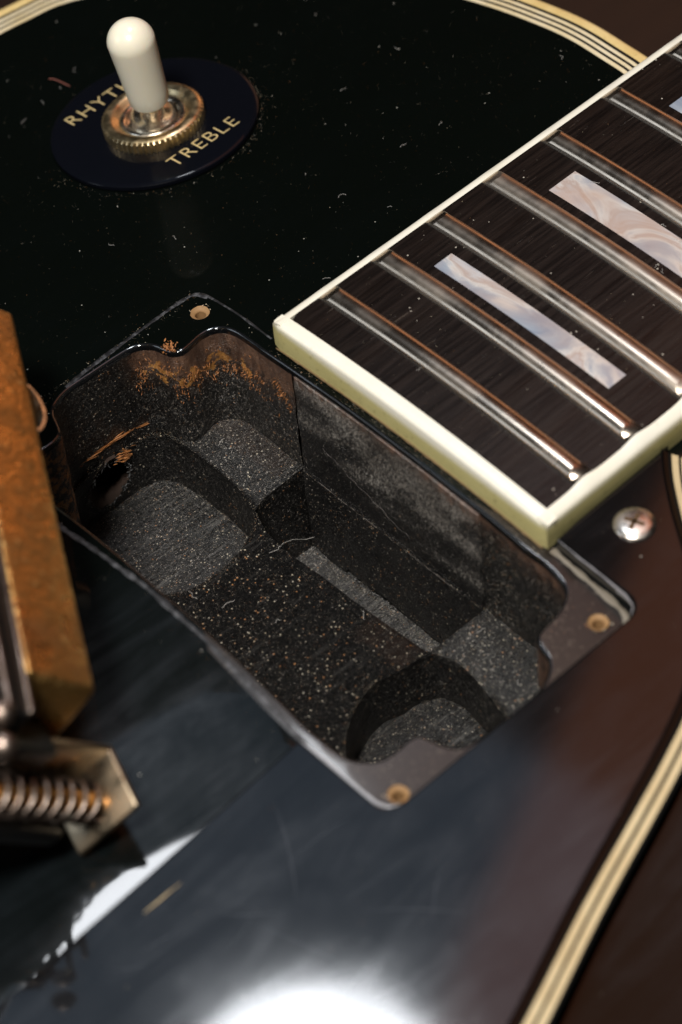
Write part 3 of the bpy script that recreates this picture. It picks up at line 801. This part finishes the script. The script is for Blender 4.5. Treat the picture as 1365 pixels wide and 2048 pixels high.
# frets
fprof = [(-1.75, 0), (-1.7, .30), (-1.5, .65), (-1.12, .98), (-.6, 1.18), (0, 1.25), (.6, 1.18), (1.12, .98), (1.5, .65), (1.7, .30), (1.75, 0)]
for n in range(22, 12, -1):
    x0 = fx(n); h_ = hw(x0) - 1.75; V = []; K = 28
    for i in range(K + 1):
        t = -1 + 2 * i / K
        for (px, pz) in fprof:
            y = t * h_; lim = h_ - pz * 1.7
            y = max(-lim, min(lim, y)) if i not in (0, K) else (lim if t > 0 else -lim)
            V.append((x0 + px, y, fbz(x0, y) + pz - .02))
    m_ = len(fprof)
    F = [(i * m_ + k, i * m_ + (k + 1) % m_, (i + 1) * m_ + (k + 1) % m_, (i + 1) * m_ + k) for i in range(K) for k in range(m_)] + [tuple(range(m_)), tuple(K * m_ + k for k in range(m_))]
    obj('fret', V, F, M['fret'], fb, True, angle=50)
# neck under the board (heel to the frame's edge and a little beyond)
nb = long_poly(236, FB1, lambda x: hw(x) - .3, lambda x: -hw(x) + .3, 10)
nv = strips([[(q[0], q[1], -1.3) for q in ccw(nb)], [(q[0], q[1] * .86, -14) for q in ccw(nb)], [(q[0], q[1] * .3, -21) for q in ccw(nb)]])
obj('neck', *join(nv, ([(q[0], q[1] * .3, -21) for q in ccw(nb)], [tuple(range(len(nb)))])), M['mahogany'], guitar, True)

# ------------------------------------------------------------------ pickguard
edge = catmull([Vector(q) for q in [(192.4, -25.6), (190.5, -27.7), (188.2, -30.0), (185.9, -32.6), (182.3, -37.4), (179.0, -42.4), (175.2, -48.2), (170.0, -53.6), (161.1, -58.9), (152, -62.6), (142.8, -65.8), (128.6, -70.6), (110.6, -77.4), (90, -84.5), (60, -92), (30, -97)]], 6, False)
edge = resample(edge, 1.0, False)
gz = guardz
ext = [Vector(q) for q in [(30, -31.6), (60, -31.4), (92.8, -29.9), (119.6, -28.35)]]
def arc(cx, cy, r, a0, a1, n=6): return [Vector((cx + r * math.cos(math.radians(a0 + (a1 - a0) * i / n)), cy + r * math.sin(math.radians(a0 + (a1 - a0) * i / n)))) for i in range(n + 1)]
cutout = [Vector((120.2, -28.5))] + arc(123.2, -42.2, 2.8, 180, 270) + arc(165.0, -42.4, 2.8, 270, 360) + [Vector((167.8, -28.95))]
fbside = [Vector((172, -28.6)), Vector((182, -28.4)), Vector((188.0, -28.3)), Vector((190.9, -28.3))]
e2 = [q for q in edge if q.y < -28.5]
gpoly = ccw(ext + cutout + fbside + e2)
guard = obj('pickguard', *slab(gpoly, gz, 2.0, .38, 0), M['guard_black'], guitar)
lay = [(0.0, .02, 'guard_bevel', .65, .5), (.65, .52, 'ply_black', .50, .35), (1.15, .87, 'guard_white', .95, .42), (2.10, 1.29, 'ply_black', .40, .25), (2.50, 1.54, 'guard_white', .95, .42), (3.45, 1.96, 'ply_black', .5, .3)]
P = [q for q in edge if q.y < -28.0]
if True:
    # polyline runs along the outer edge; its outward side is away from the guard's middle
    sgn = 1 if (offs(P, 1, False)[30] - Vector((140, -45))).length > (P[30] - Vector((140, -45))).length else -1
    for (d0, z0, mt, wd, dz) in lay:
        a = offs(P, sgn * d0, False); b = offs(P, sgn * (d0 + wd), False); zt = [gz(*q) for q in P]
        R_ = [[(a[i][0], a[i][1], zt[i] - z0 - 1.2) for i in range(len(P))], [(a[i][0], a[i][1], zt[i] - z0) for i in range(len(P))],
              [(b[i][0], b[i][1], zt[i] - z0 - dz) for i in range(len(P))], [(b[i][0], b[i][1], zt[i] - z0 - dz - .7) for i in range(len(P))]]
        obj('guard_ply', *strips(R_, False), M[mt], guard, True, angle=40)
M['edge_highlight'] = plain('pale_edge_highlight', (.34, .34, .36), .3, 0, .5)  # pale strip, the highlight of the cutout's edge painted on
def edge_highlight(pts, wd, dz):
    P_ = resample([Vector(q) for q in pts], .5, False); nN = len(P_); V_ = []
    for i, q in enumerate(P_):
        a = P_[max(0, i - 1)]; b = P_[min(nN - 1, i + 1)]; t = (b - a).normalized(); nn = Vector((-t.y, t.x)); tp = min(1, i / 8, (nN - 1 - i) / 8)
        ww = wd * tp * (.8 + .35 * noise.noise(Vector((i * .25, wd, 0)))); z = gz(*q)
        V_ += [(q.x - nn.x * ww, q.y - nn.y * ww, z + .015), (q.x - nn.x * ww * .3, q.y - nn.y * ww * .3, z + .02), (q.x + nn.x * .06, q.y + nn.y * .06, z - .16 * tp), (q.x + nn.x * .07, q.y + nn.y * .07, z - dz * tp)]
    return V_, [(i * 4 + k, i * 4 + k + 1, i * 4 + k + 5, i * 4 + k + 4) for i in range(nN - 1) for k in range(3)]
obj('edge_highlight', *edge_highlight([(120.2, -28.8), (120.25, -36), (120.4, -42.2), (121.2, -44.2), (122.6, -45.0)][::-1], .42, .8), M['edge_highlight'], guard, True)
obj('edge_highlight', *edge_highlight([(167.8, -29.2), (167.8, -36), (167.7, -42.2), (167.0, -44.2), (165.6, -45.1)], .30, 1.3), M['edge_highlight'], guard, True)
# its screw: dished oval head with a cross slot
sx_, sy_ = 177.2, -34.75; sz_ = gz(sx_, sy_)
sprof = [(3.05, -.1), (3.0, .12), (2.75, .35), (2.3, .52), (1.7, .62), (.9, .68), (.02, .70)]
screw = obj('screw', *lathe(sprof, (sx_, sy_, sz_), (0, 0, 1), 40), M['chrome'], guard, True)
for a in (20, 110):
    ca, sa = math.cos(math.radians(a)), math.sin(math.radians(a))
    bmx = obox(Vector((sx_, sy_, sz_ + .45)) - Vector((ca, sa, 0)) * 1.5 - Vector((-sa, ca, 0)) * .33, (ca, sa, 0), (-sa, ca, 0), (0, 0, 1), 3.0, .66, .262, .03, 1)
    bm_obj('slot', bmx, M['slot_brass'], screw)

# ------------------------------------------------------------------ pickup selector
sc_c = Vector((190.7, 84.5, arch(84.2) + .02)); nrm = Vector((0, .16, 1)).normalized(); ux = Vector((1, 0, 0)); uy = nrm.cross(ux)
disc = obj('selector_disc', *lathe([(16.9, 0), (17.2, .25), (17.2, .85), (16.9, 1.12), (16.4, 1.2), (.02, 1.2)], sc_c, nrm, 128), M['disc_black'], guitar, True, angle=35)
def lettering(txt, p, ang, size, sp=1.0):
    cu = bpy.data.curves.new('lettering', 'FONT'); cu.body = txt; cu.size = size * S; cu.extrude = .04 * S; cu.offset = -.00007; cu.space_character = sp
    cu.align_x = 'CENTER'; cu.align_y = 'CENTER'; cu.resolution_u = 6
    t = bpy.data.objects.new('lettering_tmp', cu); C.objects.link(t)
    dg = bpy.context.evaluated_depsgraph_get(); me = bpy.data.meshes.new_from_object(t.evaluated_get(dg)); bpy.data.objects.remove(t)
    me.name = 'lettering'; me.materials.clear(); me.materials.append(M['lettering'])
    ca, sa = math.cos(ang), math.sin(ang)
    ex = (ux * ca + uy * sa); ey = (-ux * sa + uy * ca); o_ = sc_c + ux * p[0] + uy * p[1] + nrm * 1.22
    mt = Matrix(((ex.x, ey.x, nrm.x, 0), (ex.y, ey.y, nrm.y, 0), (ex.z, ey.z, nrm.z, 0), (0, 0, 0, 1)))
    off = Vector((150, 0, -55))
    for v in me.vertices: v.co = (mt @ v.co) + (o_ - off) * S
    o = bpy.data.objects.new('lettering', me); C.objects.link(o); o.parent = disc
    o['label'] = 'gold word ' + txt + ' engraved on the black disc'
lettering('TREBLE', (.9, -11.7), math.radians(1), 4.0, 1.12)
lettering('RHYTHM', (-.5, 11.5), math.radians(1), 4.0, 1.12)
nut_c = sc_c + nrm * 1.2 + Vector((-.5, -.9, 0))
knurl = lambda k, r, h: (1.0 if (r < 8.0 or h > 2.2 or h < .1) else (1.0 + (.022 if k % 4 < 2 else -.022)))
switch = obj('toggle_switch', *lathe([(7.9, 0), (8.2, .2), (8.25, 2.0), (8.1, 2.3), (7.8, 2.5), (7.3, 2.6), (6.7, 2.5), (6.3, 2.25), (5.9, 1.8), (5.4, 1.5), (5.2, .9)], nut_c, nrm, 224, rfun=knurl), M['gold'], guitar, True, angle=28)
switch.name = 'toggle_switch'
obj('inner_collar', *lathe([(5.5, 1.2), (5.5, 1.7), (5.2, 1.9), (4.8, 1.85), (4.4, 1.5), (4.0, .7), (.5, .6)], nut_c, nrm, 64), M['nickel'], switch, True)
tip_b = Vector((188.1, 81.15, .1)); tip_t = Vector((186.8, 81.65, 12.6)); ta = (tip_t - tip_b).normalized()
sh0 = nut_c + nrm * .9
obj('shaft', *lathe([(3.9, -.2), (3.6, .8), (2.9, 1.7), (2.1, 2.4), (1.65, 3.2), (1.6, 5.6), (1.6, 6.6)], sh0 + (tip_b - sh0) * .02, (tip_b - sh0).normalized(), 40), M['nickel'], switch, True)
Ltip = (tip_t - tip_b).length; prof = [(.8, .15), (2.7, .0), (3.12, .12), (3.25, .5)]
for i in range(1, 7): prof.append((3.25 + .55 * i / 6, .5 + (Ltip - .5) * i / 6))
for i in range(1, 15):
    a = PI / 2 * i / 14; prof.append((3.83 * math.cos(a) + .01, Ltip + .15 + 3.83 * math.sin(a)))
obj('switch_tip', *lathe(prof, tip_b, ta, 64), M['tip'], switch, True, angle=50)

# ------------------------------------------------------------------ the loose pickup
u = Vector((.50239, .86411, -.03014)); n_ = Vector((-.56254, .30018, -.77035)); w_ = Vector((-.65662, .40398, .63690))
A = Vector((98.2, -17.76, 22.8))
pick = thing('loose_pickup', 'loose gold pickup lying on its side at the left edge beside the open cavity', 'pickup', (101, 10, 0))
bm_obj('cover', obox(A, u, n_, w_, 70.5, 20, 10.6, 1.1, 4), M['pickup_gold'], pick, True, angle=60)
bm_obj('bobbin', obox(A - u * 6 + n_ * 1.0 + w_ * 10.2, u, n_, w_, 74, 25, 6, .5, 2), M['ply_black'], pick)
for k, ww_ in enumerate((11.2, 14.2)):
    bar = [A + u * (-7 - k * .8 + t) + w_ * ww_ - n_ * .3 for t in (0, .3, 20, 40, 68)]
    obj('bobbin_wire', *tube(bar, .5, 10, lambda t: .7 if t in (0, 1) else 1), M['spring_metal'], pick, True)
for k in range(2):
    c0 = A - u * (7.5 + k * 4.0) + w_ * (15.0 - k * .3) + n_ * (.5 + k * 1.2)
    obj('fixing_screw', *lathe([(1.2, 0), (1.7, .3), (1.8, 1.0), (1.3, 1.6), (.4, 1.8)], c0, (-.4, -.5, .77), 20), M['spring_metal'], pick, True)
tb = A + u * 48 - w_ * .2 + n_ * 1.2
tv_ = []
for i in range(13):
    t = i / 12; c0 = tb + u * (9.0 * t) - w_ * (1.9 * math.sin(PI * t) ** .7)
    tv_.append([c0, c0 + n_ * 3.0, c0 + n_ * 3.0 - w_ * .5, c0 - w_ * .5])
obj('solder_tab', *strips(tv_), M['nickel'], pick, True, angle=40)
# height-adjusting leg
P0 = Vector((99.4, -16.2, 8.6)); P1 = Vector((96.85, -24.75, 6.33)); P2 = Vector((88.5, -21.6, .45))
lu = (P1 - P0).normalized(); lv = (P2 - P1).normalized(); ld = Vector((-.63, -.02, .77)).normalized(); ld = (ld - lu * ld.dot(lu) - lv * 0).normalized()
if ld.dot(Vector((-.63, -.02, .77))) < 0: ld = -ld
leg = bm_obj('leg', obox(P0, lu, lv, ld, (P1 - P0).length, 10.6, 1.1, .35, 3), M['leg_metal'], pick, True, angle=60)
bm_obj('leg_arm', obox(P0 - lu * .3, lu, lv, ld, 1.1, 10.6, 15, .35, 3), M['leg_metal'], leg, True, angle=60)
bm_obj('arm_end_block', obox(P0 - lu * 2.5 + ld * 13.5 - lv * .3, lu, lv, ld, 5, 11.6, 16, .6, 3), M['ply_black'], pick, True, angle=60)  # added black box, covers the arm's end so that area stays black
fc = P0 + lu * 4.9 + lv * 5.4
bm_obj('reflection_block', obox(fc + ld * 5 + lv * 2.9 - lu * 3.4, lu, lv, ld, 6.4, 3.2, 26, 1.2, 3), M['ply_black'], pick, True, angle=60)  # added black box, blocks the spring's reflection in the lacquer
hel = []
turns = 8.3; pitch = 2.75
for i in range(int(turns * 22)):
    t = i / 22; a = 2 * PI * t; hel.append(fc + ld * (1.3 + t * pitch) + lu * 2.55 * math.cos(a) + lv * 2.55 * math.sin(a))
obj('spring', *tube(hel, .36, 8), M['spring_metal'], pick, True)
obj('height_screw', *lathe([(1.35 + (.16 if i % 2 else 0), -2.0 + i * .35) for i in range(72)], fc, ld, 20), M['copper'], pick, True)

# ------------------------------------------------------------------ loose bits: dust, lint, a sliver
dv = []
def flake(c, s, nrm=Vector((0, 0, 1))):
    a = random.uniform(0, 6.28); t1 = Vector((math.cos(a), math.sin(a), 0)); t1 = (t1 - nrm * t1.dot(nrm)).normalized(); t2 = nrm.cross(t1)
    l = s * random.uniform(.6, 2.2)
    dv.append(([c - t1 * l * .5, c + t2 * s * .5 + nrm * s * .1, c + t1 * l * .5, c - t2 * s * .4 + nrm * s * .1, c + nrm * s * .55],
               [(0, 1, 4), (1, 2, 4), (2, 3, 4), (3, 0, 4)]))
def sz(): return .028 + min(.09, random.expovariate(1 / .026))
cnt = 0
while cnt < 6500:                                            # lacquered top
    x = random.uniform(118, 255); y = random.uniform(-28, 118)
    if not inside((x, y), bo) or inside((x, y), lip_out): continue
    if x > 166 and abs(y) < hw(x) + .2: continue
    if random.random() > .35 + .9 * abs(noise.noise(Vector((x * .05, y * .05, 3)))) + (.5 if y < 60 else 0) * .4: continue
    if (Vector((x, y)) - Vector((190.6, 84))).length < 18.4: continue
    flake(Vector((x, y, top(x, y))), sz() * random.choice((.3, .4, .4, .75))); cnt += 1
for k in range(900):                                         # drifts by the disc, the ring line and the board's end
    r = k % 3
    if r == 0: a = random.uniform(PI * .9, PI * 2.1); rr = 17.4 + random.expovariate(1.2); p = sc_c + ux * rr * math.cos(a) + uy * rr * math.sin(a); x, y = p.x, p.y
    elif r == 1: x = 166.2 - abs(random.gauss(0, .5)); y = random.uniform(-28, 28)
    else: x = random.uniform(122, 167); y = 46.7 + random.gauss(0, .6)
    if inside((x, y), lip_out): continue
    flake(Vector((x, y, top(x, y))), sz() * 1.1)
for k in range(420):                                         # inside the ring's footprint, treble end
    x = random.uniform(124, 167); y = random.uniform(-44, -29)
    if inside((x, y), lip_out): continue
    flake(Vector((x, y, top(x, y))), sz())
for k in range(900):                                         # ebony
    x = random.uniform(169, 260); y = random.uniform(-26, 26); flake(Vector((x, y, fbz(x, y) + .01)), sz() * .8)
for k in range(260):
    x = random.uniform(60, 185); y = random.uniform(-80, -30)
    if not inside((x, y), gpoly): continue
    flake(Vector((x, y, gz(x, y))), sz() * 1.1)
k = 0
while k < 15000:                                             # floors
    x = random.uniform(124, 165); y = random.uniform(-43, 45)
    if not inside((x, y), lip): continue
    z = Z1 if not inside((x, y), slot) else ZS
    if inside((x, y), wellB) or inside((x, y), wellT): z = ZW
    flake(Vector((x, y, z + .08)), sz() * .8); k += 1
lc = Vector((145, 0, 0))
for k in range(12000):                                       # walls
    i = random.randrange(len(lip)); q = lip[i]; nn = offs(lip[i - 1:i + 2] if 0 < i < len(lip) - 1 else [lip[-2], lip[-1], lip[0]], 1, False)[1] - (lip[i] if 0 < i < len(lip) - 1 else lip[-1])
    nin = -Vector((nn.x, nn.y, 0)).normalized(); z = random.uniform(-22, -2) if random.random() < .7 else random.uniform(-39, -22)
    if z < -22 and not (q[0] > 163 and T0 < q[1] < T1): continue
    if random.random() > .3 + .7 * min(1, -z / 14): continue
    p = Vector((q[0], q[1], z)); 
    if q[0] > 163 and T0 < q[1] < T1: p += nin * (.35 if z > -22.3 else .6)
    if bore_hit(p): continue
    if in_tenon(Vector((q[0], q[1], 0))) and random.random() < .45: continue
    flake(p + nin * .1, sz() * .62, nin)
def along(loop, z, n_, spread, size, cond=lambda q: True):
    for _ in range(n_):
        q = random.choice(loop)
        if not cond(q) or noise.noise(Vector((q[0] * .35, q[1] * .35, z))) < random.uniform(-.5, .15): continue
        flake(Vector((q[0] + random.gauss(0, spread), q[1] + random.gauss(0, spread), z)), sz() * size)
shrink = lambda L, d: offs(L, -d)
for wl in (wellB, wellT):
    along(offs(wl, .25), Z1 + .08, 900, .16, .85, lambda q: inside(q, lip) and not inside(q, slot))
    along(shrink(wl, .3), ZW + .12, 1100, .22, .8)
along(shrink(lip, .35), Z1 + .1, 2600, .2, .8, lambda q: not inside(q, wellB) and not inside(q, wellT) and not inside(q, slot))
for k in range(700): flake(Vector((164.0 - abs(random.gauss(0, .35)), random.uniform(-16, 21.5), ZS + .3)), sz() * .8)
for k in range(500): flake(Vector((164.2, random.uniform(-16.5, 21.5), -22.35 + random.gauss(0, .1))), sz() * .45, Vector((-.7, 0, .7)))
dust = obj('dust', *join(*dv), M['dust'], kind='stuff', fixn=False)
dust['label'] = 'pale and rusty specks of dust scattered over the guitar and inside its cavity'

def curl(p, r, zf, n=14, seed=0, turn=1.6):
    out = []; a = random.uniform(0, 6.28); x, y = p
    for i in range(n):
        z = zf(x, y); out.append(Vector((x, y, z + .06 + .12 * math.sin(PI * i / n)))); a += turn * noise.noise(Vector((i * .3, seed, 1))); x += r * math.cos(a) / n; y += r * math.sin(a) / n
    return out
lint = []
for k in range(20):
    x = random.uniform(160, 245); y = random.uniform(20, 115)
    if not inside((x, y), bo) or inside((x, y), lip_out) or (x > 166 and abs(y) < hw(x)) or (Vector((x, y)) - Vector((190.6, 84))).length < 18.6: continue
    lint.append(tube(curl((x, y), random.uniform(.5, 1.8), top, seed=k), .018, 4))
for k in range(22):
    x = random.uniform(126, 163); y = random.uniform(-30, 40)
    if not inside((x, y), lip) or inside((x, y), slot) or inside((x, y), wellB) or inside((x, y), wellT): continue
    lint.append(tube(curl((x, y), random.uniform(1.0, 2.6), lambda a, b: Z1 + .1, seed=k + 90), .025, 4))
for k in range(14):
    x = random.uniform(170, 240); y = random.uniform(-24, 24); lint.append(tube(curl((x, y), random.uniform(1.0, 2.2), fbz, seed=k + 50), .022, 4))
lint.append(tube([Vector((163.9, 20.5, -37.0)), Vector((162.5, 20.8, -36.6)), Vector((160.5, 21.3, -35.2)), Vector((158.6, 21.5, -34.6)), Vector((157.4, 21.6, -35.2))], .028, 4))
li = obj('lint', *join(*lint), M['lint'], kind='stuff', fixn=False)
li['label'] = 'curled grey lint fibres strewn over the black top, fretboard and cavity'

hl = []
for k in range(26):
    x = random.uniform(80, 165); y = random.uniform(-76, -34); a0 = random.choice((-.8, -.6, .4)) + random.gauss(0, .25); L_ = random.uniform(4, 18); cv_ = random.uniform(-.03, .03)
    P_ = []
    for i in range(14):
        P_.append(Vector((x, y, gz(x, y) + .012))); x += math.cos(a0) * L_ / 13; y += math.sin(a0) * L_ / 13; a0 += cv_
    if all(inside(q, gpoly) for q in P_): hl.append(tube(P_, random.uniform(.012, .03), 4, lambda t: .2 + math.sin(PI * t)))
obj('fine_scratches', *join(*hl), plain('scratch', (.09, .10, .12), .4), guard, kind='stuff')
gl = [Vector((166.42, -27.6 + i * .5, arch(-27.6 + i * .5) + .12 + .1 * noise.noise(Vector((i * .4, 2, 2))))) for i in range(111)]
obj('glue_line', *tube(gl, .2, 6, lambda t: .5 + .9 * abs(noise.noise(Vector((t * 40, 1, 8))))), plain('old_glue', (.20, .13, .06), .6), fb, True)

# pale sliver lying on the guard
s0 = Vector((88.3, -34.0, gz(88, -34) + .12)); s1 = Vector((94.6, -33.9, gz(94, -34) + .14))
sv_ = [s0.lerp(s1, i / 12) + Vector((0, .03 * math.sin(i), 0)) for i in range(13)]
sl_ = obj('wood_sliver', *tube(sv_, .10, 6, lambda t: .25 + math.sin(PI * min(1, t * 1.1)) * .9 if t < .9 else .4), M['sliver'], None, True)
sl_['label'] = 'thin pale wood sliver lying on the black pickguard near the lower left'; sl_['category'] = 'sliver'
# red-brown thread on the top, left of the selector
th = obj('thread', *tube([Vector((187.5 + t * .6, 108.5 - t * 1.9 + .9 * math.sin(t * 1.3), arch(106) + .15 + .1 * math.sin(t * 2))) for t in [i * .2 for i in range(12)]], .09, 5), plain('red_thread', (.22, .07, .05), .6), None, True)
th['label'] = 'short reddish thread on the black top left of the selector disc'; th['category'] = 'thread'
